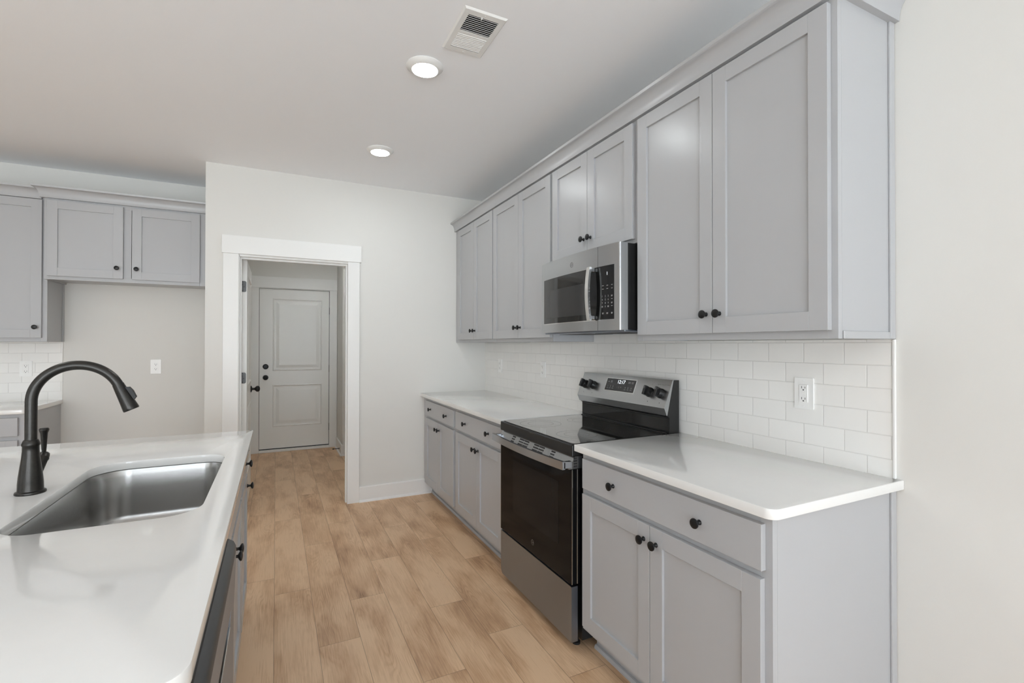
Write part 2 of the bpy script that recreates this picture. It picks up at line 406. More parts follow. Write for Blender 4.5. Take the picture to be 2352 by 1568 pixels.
# hall back-door casing
b = BM()
box(b, (-2.115, 6.72, 0), (-2.022, 6.739, 2.066), .0015); box(b, (-1.195, 6.72, 0), (-1.104, 6.739, 2.066), .0015); box(b, (-2.12, 6.715, 2.066), (-1.102, 6.739, 2.206), .0015)
box(b, (-2.022, 6.739, 2.058), (-1.195, 6.78, 2.068)); box(b, (-2.030, 6.739, 0), (-2.020, 6.80, 2.06)); box(b, (-1.196, 6.739, 0), (-1.185, 6.80, 2.06))
struct('trim_3', b, M['trim'], 'white casing around the closed panel door', 'door casing')
b = BM(); box(b, (-2.02, 6.715, 0), (-1.196, 6.80, .03), .003)
struct('trim_4', b, M['trim'], 'white sill strip under the closed panel door', 'door sill')

# ------------------------------------------------------------------ doors
def panel_face(bm, x0, x1, z0, z1, y, d=1):
    """raised moulding frame and field on a flat face at y (towards -y when d=1)"""
    s = -d
    def frame(ins, w, h, hb):
        a0, a1, c0, c1 = x0+ins, x1-ins, z0+ins, z1-ins
        O = [(a0, c0), (a1, c0), (a1, c1), (a0, c1)]; I = [(a0+w, c0+w), (a1-w, c0+w), (a1-w, c1-w), (a0+w, c1-w)]
        vo = [bm.verts.new((p[0], y+s*hb, p[1])) for p in O]; vi = [bm.verts.new((p[0], y+s*h, p[1])) for p in I]
        for k in range(4): bm.faces.new((vo[k], vo[(k+1) % 4], vi[(k+1) % 4], vi[k]))
        return vi
    frame(0, .010, .006, .0); frame(.010, .012, -.004, .006); frame(.022, .018, -.004, -.004)
    v = frame(.040, .035, .004, -.004); bm.faces.new(v)
def door_face(bm, x0, x1, z0, z1, y, panels, d=1):
    xs = [x0, panels[0][0], panels[0][1], x1]; zs = [z0]
    for p in panels: zs += [p[2], p[3]]
    zs.append(z1)
    for i in range(3):
        for j in range(len(zs)-1):
            if i == 1 and j % 2 == 1: continue
            f = bm.faces.new([bm.verts.new(p) for p in ((xs[i], y, zs[j]), (xs[i+1], y, zs[j]), (xs[i+1], y, zs[j+1]), (xs[i], y, zs[j+1]))])
    for p in panels: panel_face(bm, p[0], p[1], p[2], p[3], y, d)
def door_knob(parent, at, d, name='door_knob', ball=True):
    b = BM(); m = axis_mat(at, d)
    if ball:
        pr = [(0, 0), (.031, 0), (.032, .004), (.026, .009), (.012, .014), (.010, .030), (.016, .038), (.025, .046), (.0285, .056), (.027, .066), (.020, .074), (.008, .078), (0, .078)]
    else:
        pr = [(0, 0), (.032, 0), (.033, .005), (.029, .012), (.022, .016), (.020, .022), (.010, .022), (.009, .019), (0, .019)]
    lathe(b, pr, m, 32); return obj(name, b, M['knob'], parent, 40)
# closed door at the end of the hall
d2 = bpy.data.objects.new('door_2', None); COL.objects.link(d2); d2.location = (-2.0, 6.76, 0)
tag(d2, 'closed white two-panel door with black deadbolt at the end of the hall', 'door', kind='structure')
def rel(bm, loc): bmesh.ops.translate(bm, vec=-Vector(loc), verts=bm.verts[:])
L2 = (-2.0, 6.76, 0)
b = BM(); X0, X1 = -2.016, -1.201
door_face(b, X0, X1, .042, 2.055, 6.752, [(-1.868, -1.283, .312, .845), (-1.868, -1.283, 1.018, 1.938)])
box(b, (X0, 6.775, .042), (X1, 6.79, 2.055))
for q in ((X0, X0), (X1, X1)):
    b.faces.new([b.verts.new(p) for p in ((q[0], 6.752, .042), (q[0], 6.775, .042), (q[0], 6.775, 2.055), (q[0], 6.752, 2.055))])
bmesh.ops.recalc_face_normals(b, faces=b.faces[:]); rel(b, L2)
obj('door_leaf', b, M['door'], d2)
b = BM(); box(b, (X0-.006, 6.757, .035), (X0-.0005, 6.774, 2.062)); box(b, (X0-.006, 6.757, 2.0555), (X1+.006, 6.774, 2.062)); box(b, (X0, 6.757, .031), (X1, 6.774, .0415)); box(b, (X1+.0005, 6.757, .035), (X1+.006, 6.774, 2.062)); rel(b, L2)
obj('weather_seal', b, M['blackmatte'], d2)
o = door_knob(d2, Vector((-1.946, 6.752, .938))-Vector(L2), (0, -1, 0))
o = door_knob(d2, Vector((-1.946, 6.752, 1.075))-Vector(L2), (0, -1, 0), 'deadbolt', False)
for z in (1.797, 1.037, .272):
    b = BM(); tube(b, [(-1.196, 6.746, z-.045), (-1.196, 6.746, z+.045)], .006, 10); rel(b, L2)
    obj('hinge', b, M['knob'], d2, 40)
# open door, hinged on the left jamb and swung into the hall
L1 = (-2.06, 4.41, 0)
d1 = bpy.data.objects.new('door_1', None); COL.objects.link(d1); d1.location = L1
tag(d1, 'white door standing open into the hall, hinged on the left jamb', 'door', kind='structure')
b = BM(); LX0, LX1, LY0, LY1 = -2.079, -2.041, 4.402, 5.17
box(b, (LX0+.006, LY0+.002, .013), (LX1-.006, LY1-.002, 2.033))
def turned(bm, fn):
    t = BM(); fn(t)
    return t
for xx, d in ((LX1, 1), (LX0, -1)):
    t = BM(); door_face(t, LY0, LY1, .012, 2.035, 0, [(LY0+.13, LY1-.13, .29, .83), (LY0+.13, LY1-.13, 1.01, 1.92)], 1)
    # local (x, y, z) -> world (xx - d*y, x, z)
    for v in t.verts: v.co = Vector((xx - d*v.co.y, v.co.x, v.co.z))
    me = bpy.data.meshes.new('t'); t.to_mesh(me); t.free(); b.from_mesh(me); bpy.data.meshes.remove(me)
for yy in (LY0, LY1): b.faces.new([b.verts.new(p) for p in ((LX0, yy, .012), (LX1, yy, .012), (LX1, yy, 2.035), (LX0, yy, 2.035))])
b.faces.new([b.verts.new(p) for p in ((LX0, LY0, 2.035), (LX1, LY0, 2.035), (LX1, LY1, 2.035), (LX0, LY1, 2.035))])
bmesh.ops.recalc_face_normals(b, faces=b.faces[:]); rel(b, L1)
obj('door_leaf', b, M['door'], d1)
door_knob(d1, Vector((LX1, 5.085, .937))-Vector(L1), (1, 0, 0)); door_knob(d1, Vector((LX0, 5.085, .937))-Vector(L1), (-1, 0, 0))
for z in (1.820, 1.083, .27):
    b = BM()
    pl = rrect(-2.090, -2.046, z-.044, z+.044, [.012, 0, 0, .012], 5); prism(b, pl, 1, 4.3985, 4.4018)
    tube(b, [(-2.088, 4.397, z-.045), (-2.088, 4.397, z+.045)], .0055, 10); rel(b, L1)
    h = obj('hinge', b, M['hinge'], d1, 40)
    b = BM()
    for (sx_, sz_) in ((-2.072, .036), (-2.072, .017), (-2.062, -.004), (-2.072, -.034)):
        b = BM(); lathe(b, [(0, 0), (.0036, 0), (.0036, .0015), (0, .0015)], axis_mat((sx_, 4.3985, z+sz_), (0, -1, 0)), 10)
        rel(b, L1); obj('screw', b, M['knob'], h)
# door stop on the hall baseboard
ds = thing('door_stop', 'small black rod door stop on the hall baseboard', 'door stop', (-1.116, 6.30, .06))
b = BM(); lathe(b, [(0, 0), (.012, 0), (.012, .004), (.0045, .008), (.0045, .068), (0, .068)], axis_mat((0, 0, 0), (-1, 0, 0)), 16); obj('rod', b, M['knob'], ds, 40)
b = BM(); lathe(b, [(0, .068), (.008, .068), (.009, .072), (.008, .080), (0, .081)], axis_mat((0, 0, 0), (-1, 0, 0)), 16); obj('rubber_tip', b, M['blackmatte'], ds, 40)

# ------------------------------------------------------------------ cabinets
KP = [(0, 0), (.0085, 0), (.0088, .002), (.006, .006), (.0048, .010), (.0055, .015), (.011, .018), (.0155, .021), (.0165, .0235), (.0155, .0265), (.011, .0285), (.005, .0295), (0, .0297)]
def add_knob(parent, x, y, z):
    b = BM(); lathe(b, KP, axis_mat((x, y, z), (0, -1, 0)), 28)
    return obj('knob', b, M['knob'], parent, 45)
def shaker(parent, x0, x1, z0, z1, y, knob=None, sw=.060, th=.020):
    b = BM(); e = .0007; f, k = y-th, y-.0005
    box(b, (x0, f, z0), (x0+sw, k, z1), e); box(b, (x1-sw, f, z0), (x1, k, z1), e)
    box(b, (x0+sw, f, z0), (x1-sw, k, z0+sw), e); box(b, (x0+sw, f, z1-sw), (x1-sw, k, z1), e)
    box(b, (x0+sw-.002, f+.0095, z0+sw-.002), (x1-sw+.002, k, z1-sw+.002))
    d = obj('door', b, M['cab'], parent)
    if knob: add_knob(d, knob[0], f, knob[1])
    return d
def slab_drawer(parent, x0, x1, z0, z1, y, knobs, th=.020):
    b = BM(); box(b, (x0, y-th, z0), (x1, y-.0005, z1), .0015, 2)
    d = obj('drawer', b, M['cab'], parent)
    for kx in knobs: add_knob(d, kx, y-th, (z0+z1)/2)
    return d
def carcass(t, w, dep, z0, z1, rails, mull=(), toe=None, sw=(.035, .035), bot=.024):
    """sides, bottom, back, top and face frame; rails = list of (z0, z1); mull = (x0, x1, z0, z1)"""
    b = BM(); s = .016
    zb = z0
    box(b, (0, -dep+.019, zb), (s, 0, z1)); box(b, (w-s, -dep+.019, zb), (w, 0, z1))
    box(b, (s, -dep+.019, z0+bot-.012), (w-s, 0, z0+bot)); box(b, (s, -.012, z0+bot), (w-s, 0, z1))
    if toe is None: box(b, (s, -dep+.019, z1-.016), (w-s, -.012, z1-.002))
    obj('carcass', b, M['cab'], t)
    b = BM(); f, k = -dep, -dep+.019
    box(b, (0, f, z0), (sw[0], k, z1), .0006); box(b, (w-sw[1], f, z0), (w, k, z1), .0006)
    for a, c in rails: box(b, (sw[0], f, a), (w-sw[1], k, c), .0006)
    for m in mull: box(b, (m[0], f, m[2]), (m[1], k, m[3]), .0006)
    obj('face_frame', b, M['cab'], t)
    if toe:
        b = BM(); box(b, (.0, -dep+.075, 0), (w, -dep+.09, z0)); box(b, (0, -dep+.09, 0), (s, 0, z0)); box(b, (w-s, -dep+.09, 0), (w, 0, z0))
        obj('toe_kick', b, M['cab'], t)
        b = BM(); prism(b, [(-dep+.0745, 0), (-dep+.060, 0), (-dep+.0605, .008), (-dep+.066, .016), (-dep+.0745, .018)], 0, 0.0, w)
        obj('toe_moulding', b, M['cab'], t)

UD, BD = .305, .610
UZ0, UZ1, DZ0, DZ1 = 1.372, 2.428, 1.398, 2.400
def wall_cab(label, y0, y1, dy, z0=UZ0, dz0=DZ0, filler=0, kz=.073, group='grey wall cabinets above the range run'):
    """right-wall cabinet from y0 (near) to y1 (far); dy = (near edge, split, far edge) of its two doors"""
    t = thing('wall_cabinet', label, 'cabinet', (0, y1, 0), -PI/2, group); w = y1-y0
    X = lambda y: y1-y
    carcass(t, w, UD, z0, UZ1, [(z0, z0+.035), (UZ1-.04, UZ1)], sw=(.03+filler, .03))
    shaker(t, X(dy[2]), X(dy[1])-.0015, dz0, DZ1, -UD, (X(dy[1])-.030, dz0+kz))
    shaker(t, X(dy[1])+.0015, X(dy[0]), dz0, DZ1, -UD, (X(dy[1])+.033, dz0+kz))
    return t
cA = wall_cab('large grey two-door wall cabinet at the near end, right of the microwave', .846, 1.7405, (.865, 1.296, 1.722))
cB = wall_cab('short grey two-door wall cabinet directly above the microwave', 1.7445, 2.5025, (1.758, 2.124, 2.489), z0=1.834, dz0=1.853)
cC = wall_cab('tall grey two-door wall cabinet just left of the microwave', 2.5065, 3.3815, (2.515, 2.945, 3.374))
cD = wall_cab('grey two-door wall cabinet against the doorway wall in the far corner', 3.3860, 4.2725, (3.392, 3.783, 4.172), filler=.07)
# end-panel mouldings of the near cabinet (world -> its local frame: X = 1.7425 - y, Y = x)
def end_mould(t, yend, X, z0, z1, dep):
    b = BM()
    box(b, (X, -.030, z0), (X+.007, -.0015, z1), .002, 2)
    if z0 > 1: box(b, (X, -dep+.02, z0), (X+.006, -.030, z0+.024), .0015)
    obj('scribe_moulding', b, M['cab'], t)
end_mould(cA, .846, 1.7405-.846, UZ0, UZ1-.005, UD)

def crown(path, side, label, z=2.424, end=None):
    prof = [(0, z), (.021, z), (.021, z+.012)]
    for k in range(1, 9):
        a = PI/2*k/8
        prof.append((.022+.033*(1-math.cos(a)), z+.014+.052*math.sin(a)))
    prof += [(.058, z+.068), (.060, z+.080), (0, z+.080)]
    b = BM(); sweep(b, path, prof, side)
    return tag(obj('crown_moulding', b, M['cab'], None, 30), label, 'crown moulding')
crown([(-UD, YF-.001), (-UD, .846), (-.001, .846)], 1, 'long grey crown moulding along the right-hand wall cabinets', 2.413)

def base_cab(label, y0, y1, doors, drawer, fill=(.035, .035), group='grey base cabinets along the range wall'):
    t = thing('base_cabinet', label, 'cabinet', (0, y1, 0), -PI/2, group); w = y1-y0; X = lambda y: y1-y
    carcass(t, w, BD, .105, .883, [(.105, .150), (.70, .735), (.85, .883)], toe=True, sw=fill, bot=.03)
    slab_drawer(t, X(drawer[1]), X(drawer[0]), .729, .858, -BD, [(X(drawer[0])+X(drawer[1]))/2-.215*(w/.9), (X(drawer[0])+X(drawer[1]))/2+.215*(w/.9)])
    shaker(t, X(doors[2]), X(doors[1])-.0015, .132, .706, -BD, (X(doors[1])-.030, .650))
    shaker(t, X(doors[1])+.0015, X(doors[0]), .132, .706, -BD, (X(doors[1])+.033, .650))
    return t
bA = base_cab('near grey base cabinet right of the range, two doors under one wide drawer', .846, 1.748, (.869, 1.306, 1.726), (.866, 1.726))
end_mould(bA, .846, 1.748-.846, .0, .882, BD)
b = BM(); box(b, (1.748-.846-.016, -BD+.019, 0), (1.748-.846, -BD+.09, .105)); obj('end_panel_foot', b, M['cab'], bA)
base_cab('grey base cabinet just left of the range, two doors under one wide drawer', 2.530, 3.396, (2.548, 2.958, 3.373), (2.548, 3.373))
base_cab('far grey base cabinet beside the doorway wall, two doors under one drawer', 3.397, 4.2725, (3.420, 3.800, 4.170), (3.420, 4.173), fill=(.10, .035))

# left alcove cabinets (front faces -y)
AX = -3.347
t = thing('wall_cabinet', 'tall grey wall cabinet at the left edge, over the left counter', 'cabinet', (AX-.92, YA, 0), 0, 'grey wall cabinets of the alcove')
carcass(t, .92, UD, UZ0, UZ1, [(UZ0, UZ0+.035), (UZ1-.04, UZ1)])
shaker(t, .46+.0015, .92-.027, 1.40, 2.415, -UD, (.92-.058, 1.478)); shaker(t, .02, .46-.0015, 1.40, 2.415, -UD, None)
b = BM(); box(b, (.92, -.03, UZ0), (.926, -.0015, 1.828), .0015); obj('scribe_moulding', b, M['cab'], t)
FD = .372
t = thing('wall_cabinet', 'short grey two-door wall cabinet high over the empty refrigerator alcove', 'cabinet', (AX+.001, YA, 0), 0, 'grey wall cabinets of the alcove')
FW = XL-.001-(AX+.001)
carcass(t, FW, FD, 1.827, UZ1, [(1.827, 1.862), (UZ1-.04, UZ1)], [(.445, .510, 1.86, UZ1-.04)], sw=(.03, .075), bot=.026)
ox = AX+.001
shaker(t, -3.326-ox, -2.884-ox, 1.853, 2.404, -FD, (-2.918-ox, 1.932)); shaker(t, -2.829-ox, -2.388-ox, 1.853, 2.404, -FD, (-2.798-ox, 1.932))
crown([(AX-.92, YA-UD), (AX-.03, YA-UD)], 1, 'grey crown moulding at the left edge above the left wall cabinet', 2.419)
crown([(AX, YA-UD-.058), (AX, YA-FD), (XL-.001, YA-FD)], 1, 'grey crown moulding over the refrigerator alcove cabinet', 2.419)
t = thing('base_cabinet', 'grey base cabinet under the left counter beside the empty alcove', 'cabinet', (AX-.012-.92, YA, 0), 0)
carcass(t, .92, BD, .105, .883, [(.105, .150), (.70, .735), (.85, .883)], toe=True, bot=.03)
slab_drawer(t, .02, .92-.030, .735, .858, -BD, [.25, .66])
shaker(t, .46+.0015, .92-.030, .132, .706, -BD, (.51, .650)); shaker(t, .02, .46-.0015, .132, .706, -BD, (.42, .650))

# ------------------------------------------------------------------ countertops
def slab_top(name, outer, hole, z0, z1, label, cat='countertop', bev=.0035):
    bm = BM()
    def loop(pts): 
        v = [bm.verts.new((p[0], p[1], z1)) for p in pts]
        return [bm.edges.new((v[i], v[(i+1) % len(v)])) for i in range(len(v))]
    es = loop(outer); rim = list(es)
    if hole: h = loop(hole); es = es + h; rim += h
    r = bmesh.ops.triangle_fill(bm, edges=es, use_beauty=True, use_dissolve=False)
    top = [f for f in bm.faces]
    ex = bmesh.ops.extrude_face_region(bm, geom=top)
    vs = [g for g in ex['geom'] if isinstance(g, bmesh.types.BMVert)]
    bmesh.ops.translate(bm, vec=(0, 0, z0-z1), verts=vs)
    bmesh.ops.recalc_face_normals(bm, faces=bm.faces[:])
    ed = [e for e in bm.edges if len(e.link_faces) == 2 and abs(e.verts[0].co.z-z1) < 1e-6 and abs(e.verts[1].co.z-z1) < 1e-6 and e.calc_face_angle(0) > 1.2]
    ed += [e for e in bm.edges if len(e.link_faces) == 2 and abs(e.verts[0].co.z-z0) < 1e-6 and abs(e.verts[1].co.z-z0) < 1e-6 and e.calc_face_angle(0) > 1.2]
    bmesh.ops.bevel(bm, geom=ed, offset=bev, segments=2, affect='EDGES', profile=.6)
    return tag(obj(name, bm, M['quartz'], None, 35), label, cat)
CZ0, CZ1 = .884, .914
slab_top('countertop', rrect(-.648, -.0005, .818, 1.7605, [0, 0, .030, .004], 8), None, CZ0, CZ1, 'white quartz countertop at the near right, right of the range')
slab_top('countertop', rrect(-.648, -.0005, 2.5255, YF-.0005, 0), None, CZ0, CZ1, 'white quartz countertop in the far corner, left of the range')
slab_top('countertop', rrect(AX-.932, AX, YA-.648, YA-.0005, [0, 0, 0, .02], 6), None, CZ0, CZ1, 'white quartz countertop at the left edge behind the faucet')
IX1, IY0, IY1 = -1.932, .735, 2.778
SX0, SX1, SY0, SY1 = -2.415, -2.008, 1.468, 2.235
slab_top('countertop', rrect(-3.08, IX1, IY0, IY1, [.004, .02, .04, .045], 8), rrect(SX0, SX1, SY0, SY1, [.085, .105, .085, .085], 12), CZ0, CZ1, 'white quartz island countertop with the sink cut-out')

# ------------------------------------------------------------------ island
IF = -1.975       # face-frame plane of the island cabinets
def isl(name, label, cat, y0, dep=BD, group=None): return thing(name, label, cat, (IF-dep, y0, 0), PI/2, group)
t = isl('base_cabinet', 'grey island sink cabinet with false drawer front and paired doors', 'cabinet', 1.400, group='grey island cabinets')
w = .896
carcass(t, w, BD, .105, .883, [(.105, .150), (.70, .735), (.85, .883)], toe=True, bot=.03)
slab_drawer(t, .02, w-.02, .731, .858, -BD, [])
shaker(t, .02, w/2-.0015, .132, .706, -BD, (w/2-.033, .650)); shaker(t, w/2+.0015, w-.02, .132, .706, -BD, (w/2+.033, .650))
t = isl('base_cabinet', 'grey island cabinet at the far end, one drawer over one door', 'cabinet', 2.297, group='grey island cabinets')
w = .455
carcass(t, w, BD, .105, .883, [(.105, .150), (.70, .735), (.85, .883)], toe=True, bot=.03)
slab_drawer(t, .02, w-.02, .731, .858, -BD, [w/2+.02]); shaker(t, .02, w-.02, .132, .706, -BD, (w-.065, .655))
b = BM(); box(b, (-3.0+.22, .765, 0), (IF-BD-.001, 2.752, .883), .001); box(b, (IF-BD-.001, .765, 0), (IF-.002, .783, .883), .001)
tag(obj('island_panel', b, M['cab']), 'grey panelling closing the back and near end of the island', 'panel')
# dishwasher
t = isl('dishwasher', 'stainless dishwasher in the island under the near counter edge', 'dishwasher', .790)
dw = .604
b = BM(); box(b, (.004, -BD+.02, .105), (dw-.004, -.02, .872)); obj('tub_body', b, M['black'], t)
b = BM(); box(b, (.01, -BD+.06, .01), (dw-.01, -BD+.075, .100)); obj('toe_panel', b, M['black'], t)
def P_(o): return -BD-o
b = BM(); prism(b, [(P_(0), .115), (P_(.046), .115), (P_(.050), .125), (P_(.052), .690), (P_(.0), .690)], 0, .004, dw-.004)
obj('door_panel', b, M['dwsteel'], t, 30)
b = BM()
for x0, x1 in ((.004, .115), (dw-.115, dw-.004)): prism(b, [(P_(0), .691), (P_(.052), .691), (P_(.054), .735), (P_(0), .735)], 0, x0, x1)
prism(b, [(P_(0), .735), (P_(.054), .735), (P_(.056), .80), (P_(.057), .832), (P_(0), .832)], 0, .004, dw-.004)
obj('control_panel', b, M['dwsteel'], t, 30)
b = BM(); prism(b, [(P_(0), .8325), (P_(.057), .8325), (P_(.056), .842), (P_(.051), .853), (P_(.040), .861), (P_(0), .862)], 0, .004, dw-.004)
obj('control_strip', b, M['dwstrip'], t, 30)
b = BM(); box(b, (.115, P_(.020), .691), (dw-.115, P_(.0), .735)); obj('handle_pocket', b, M['blackmatte'], t)
b = BM(); box(b, (.115, P_(.053), .690), (dw-.115, P_(.046), .6945), .0015); obj('pocket_lip', b, M['chrome'], t)

# sink
t = thing('sink', 'undermount stainless steel sink in the island countertop', 'sink', ((SX0+SX1)/2, (SY0+SY1)/2, .884))
ox_, oy_ = (SX0+SX1)/2, (SY0+SY1)/2
def rr(off, z, n=12, radd=0):
    base = [.085, .105, .085, .085]
    return [(p[0]-ox_, p[1]-oy_, z-.884) for p in rrect(SX0-off, SX1+off, SY0-off, SY1+off, [max(.02, q+off+radd) for q in base], n)]
b = BM()
rings = [rr(.024, .8835), rr(.004, .8835), rr(.001, .882), rr(-.004, .86), rr(-.010, .72)]
for k in range(1, 6):
    a = PI/2*k/5; rings.append(rr(-.010-.035*(1-math.cos(a)), .72-.035*math.sin(a)))
rings += [rr(-.08, .682), rr(-.13, .680)]
ring_loft(b, rings, cap1=True)
o = obj('basin', b, M['sink'], t, 40); sm = o.modifiers.new('thickness', 'SOLIDIFY'); sm.thickness = .0015; sm.offset = 1
for p in o.data.polygons: pass
b = BM(); lathe(b, [(0, .001), (.012, .001), (.013, .003), (.030, .0025), (.034, .004), (.045, .004), (.047, .001), (.047, .0)], axis_mat((-.05, -.05, .6805-.884), (0, 0, 1)), 32)
obj('drain', b, M['chrome'], t, 30)

# faucet
FX, FY = -2.477, 1.879
t = thing('faucet', 'dark bronze gooseneck pull-down faucet beside the island sink', 'faucet', (FX, FY, CZ1))
b = BM()
lathe(b, [(0, 0), (.0345, 0), (.0352, .003), (.034, .007), (.0295, .009), (.0290, .011), (.0287, .030), (.0270, .050), (.0235, .080), (.0205, .105), (.0190, .125), (.0190, .138), (.0205, .141), (.0210, .145), (.0185, .152), (.0160, .157), (0, .158)], axis_mat((0, 0, 0), (0, 0, 1)), 40)
obj('base', b, M['bronze'], t, 40)
R, zc = .1065, .268
pts = [(0, 0, .150), (0, 0, .20), (0, 0, .24)]
cx0 = R
for k in range(0, 33):
    a = math.radians(157*k/32); pts.append((cx0 - R*math.cos(a), 0, zc + R*math.sin(a)))
b = BM(); tube(b, pts, .0140, 24); obj('neck', b, M['bronze'], t, 40)
a = math.radians(157); e0 = Vector((cx0-R*math.cos(a), 0, zc+R*math.sin(a))); dr = Vector((math.sin(a), 0, math.cos(a)))
b = BM(); lathe(b, [(0, -.004), (.0150, -.004), (.0152, .0), (.0162, .012), (.0178, .035), (.0198, .060), (.0214, .076), (.0218, .082), (.0205, .085), (.0185, .083), (0, .081)], axis_mat(e0, dr), 32)
sh = obj('spray_head', b, M['bronze'], t, 40)
nn = Vector((dr.z*-1, 0, dr.x)); nn = -nn if nn.x < 0 else nn
b = BM(); m4 = Matrix((( dr.x, nn.x, 0, e0.x), (dr.y, nn.y, 1, e0.y), (dr.z, nn.z, 0, e0.z), (0, 0, 0, 1)))
prism(b, [(.012, .014), (.016, .0235), (.030, .0275), (.052, .0275), (.058, .019)], 2, -.008, .008); bmesh.ops.transform(b, matrix=m4, verts=b.verts[:])
obj('spray_button', b, M['blackmatte'], sh)
b = BM(); s0 = Vector((0, .012, .030)); dd = Vector((0, .78, .62)).normalized()
lathe(b, [(0, 0), (.0135, 0), (.0135, .085), (.0150, .087), (.0150, .089), (.0140, .090), (.0140, .098), (.0125, .106), (.007, .1105), (0, .111)], axis_mat(s0, dd), 28)
hs = obj('handle_stub', b, M['bronze'], t, 40)
hp = s0 + dd*.099
b = BM(); lathe(b, [(0, 0), (.0052, 0), (.0055, .010), (.0075, .040), (.0092, .066), (.0120, .074), (.0125, .078), (.0100, .082), (.0, .083)], axis_mat(hp+Vector((0, 0, .004)), (0, 0, 1)), 24)
obj('lever', b, M['bronze'], hs, 40)

# ------------------------------------------------------------------ backsplash
M['tileR'] = tile_mat(1, .924, 1.362-.0775*6, .1465, .0775)
M['tileL'] = tile_mat(0, -3.435, 1.361-.0762*6, .153, .0762)
b = BM(); box(b, (-.007, .847, CZ1), (-.0005, YF-.0005, UZ0-.0005)); box(b, (-.007, 1.745, UZ0-.0005), (-.0005, 2.503, 1.833))
tag(obj('tile_backsplash', b, M['tileR']), 'white subway tile backsplash behind the range', 'backsplash')
b = BM(); box(b, (AX-.92, YA-.007, CZ1), (AX-.002, YA-.0005, UZ0-.0005))
tag(obj('tile_backsplash', b, M['tileL']), 'white subway tile backsplash at the left edge behind the faucet', 'backsplash')
b = BM(); box(b, (-.011, .838, CZ1), (-.0005, .8465, UZ0-.001), .002, 2)
tag(obj('tile_edge_strip', b, M['trim']), 'thin white edge strip ending the tiles by the bare wall', 'trim strip')

# ------------------------------------------------------------------ outlets (local: plate in xz plane, facing -y)
def outlet(label, loc, rz, decora=True, w=.073, h=.119):
    t = thing('electrical_outlet', label, 'outlet', loc, rz, 'white wall outlets')
    b = BM(); pl = rrect(-w/2, w/2, -h/2, h/2, .004, 4); prism(b, pl, 1, -.0055, 0); obj('cover_plate', b, M['plate'], t)
    b = BM()
    if decora:
        box(b, (-.0167, -.0078, -.0335), (.0167, -.005, .0335), .001)
        for k in (-1, 1): box(b, (-.007, -.0085, .004*k-.0022), (.007, -.0075, .004*k+.0022), .0005)
        zs = (.021, -.021)
    else:
        for z in (.0195, -.0195):
            pl = [(x, q+z) for x, q in rrect(-.0165, .0165, -.014, .014, .011, 6)]; prism(b, pl, 1, -.0078, -.005)
        zs = (.0195, -.0195)
    rc = obj('receptacle', b, M['plate'], t)
    yy = -.00805
    for z in zs:
        for x, h_ in ((-.0065, .0065), (.0065, .0055)):
            sl = BM(); box(sl, (x-.001, yy, z-.002), (x+.001, -.0077, z+h_)); obj('slot', sl, M['slot'], rc)
        sl = BM(); lathe(sl, [(0, 0), (.0026, 0), (.0026, .0004), (0, .0004)], axis_mat((0, -.0077, z-.0075), (0, -1, 0)), 12); obj('ground_hole', sl, M['slot'], rc)
    for z in ((.048, -.048) if decora else (0,)):
        b = BM(); lathe(b, [(0, 0), (.003, 0), (.0025, .001), (0, .0012)], axis_mat((0, -.0055, z), (0, -1, 0)), 12); obj('screw', b, M['plate'], t)
TX = -.007
outlet('white outlet on the tiles right of the range, above the near counter', (TX, 1.140, 1.167), -PI/2)
outlet('white outlet on the tiles just left of the range', (TX, 3.148, 1.164), -PI/2)
outlet('white outlet on the tiles nearest the far corner', (TX, 3.925, 1.164), -PI/2)
outlet('white outlet on the left-edge tiles behind the faucet neck', (-3.564, YA-.007, 1.164), 0)
outlet('white outlet on the bare wall of the empty refrigerator alcove', (-2.745, YA, 1.164), 0, False)

# ------------------------------------------------------------------ range (local X = 2.5215 - y, Y = x, Z = z)
RW = .756; RF = -.655
t = thing('range', 'stainless steel and black glass electric range between the white countertops', 'stove', (0, 2.5215, 0), -PI/2)
b = BM(); box(b, (.004, -.60, .035), (RW-.004, -.022, .898)); obj('body', b, M['black'], t)
for x in (.05, RW-.05):
    for y in (-.60, -.08):
        b = BM(); lathe(b, [(0, 0), (.018, 0), (.018, .008), (.010, .012), (.010, .036), (0, .036)], axis_mat((x, y, 0), (0, 0, 1)), 16); obj('leg', b, M['blackmatte'], t, 40)
b = BM(); box(b, (.001, RF, .858), (RW-.001, -.085, .9085), .004, 2); obj('cooktop_frame', b, M['black'], t)
b = BM(); pl = rrect(.012, RW-.012, RF+.014, -.105, .015, 5); prism(b, pl, 2, .9086, .9125)
ck = obj('cooktop_glass', b, M['ckglass'], t)
def flat_ring(bm, c, r0, r1, z, n=64):
    A = [bm.verts.new((c[0]+r0*math.cos(2*PI*k/n), c[1]+r0*math.sin(2*PI*k/n), z)) for k in range(n)]
    B = [bm.verts.new((c[0]+r1*math.cos(2*PI*k/n), c[1]+r1*math.sin(2*PI*k/n), z)) for k in range(n)]
    for k in range(n): bm.faces.new((A[k], B[k], B[(k+1) % n], A[(k+1) % n]))
for c, rr_ in (((.20, -.50), .115), ((.20, -.23), .08), ((.56, -.23), .08), ((.56, -.50), .10), ((.38, -.20), .06)):
    b = BM(); flat_ring(b, c, rr_-.0008, rr_+.0008, .9127); flat_ring(b, c, rr_*.62-.0006, rr_*.62+.0006, .9127); obj('burner_ring', b, M['ring'], ck)
b = BM(); pl = rrect(RW-.075, RW-.045, RF+.03, RF+.045, .002, 3); prism(b, pl, 2, .9125, .9128); obj('cooktop_mark', b, M['mark'], ck)
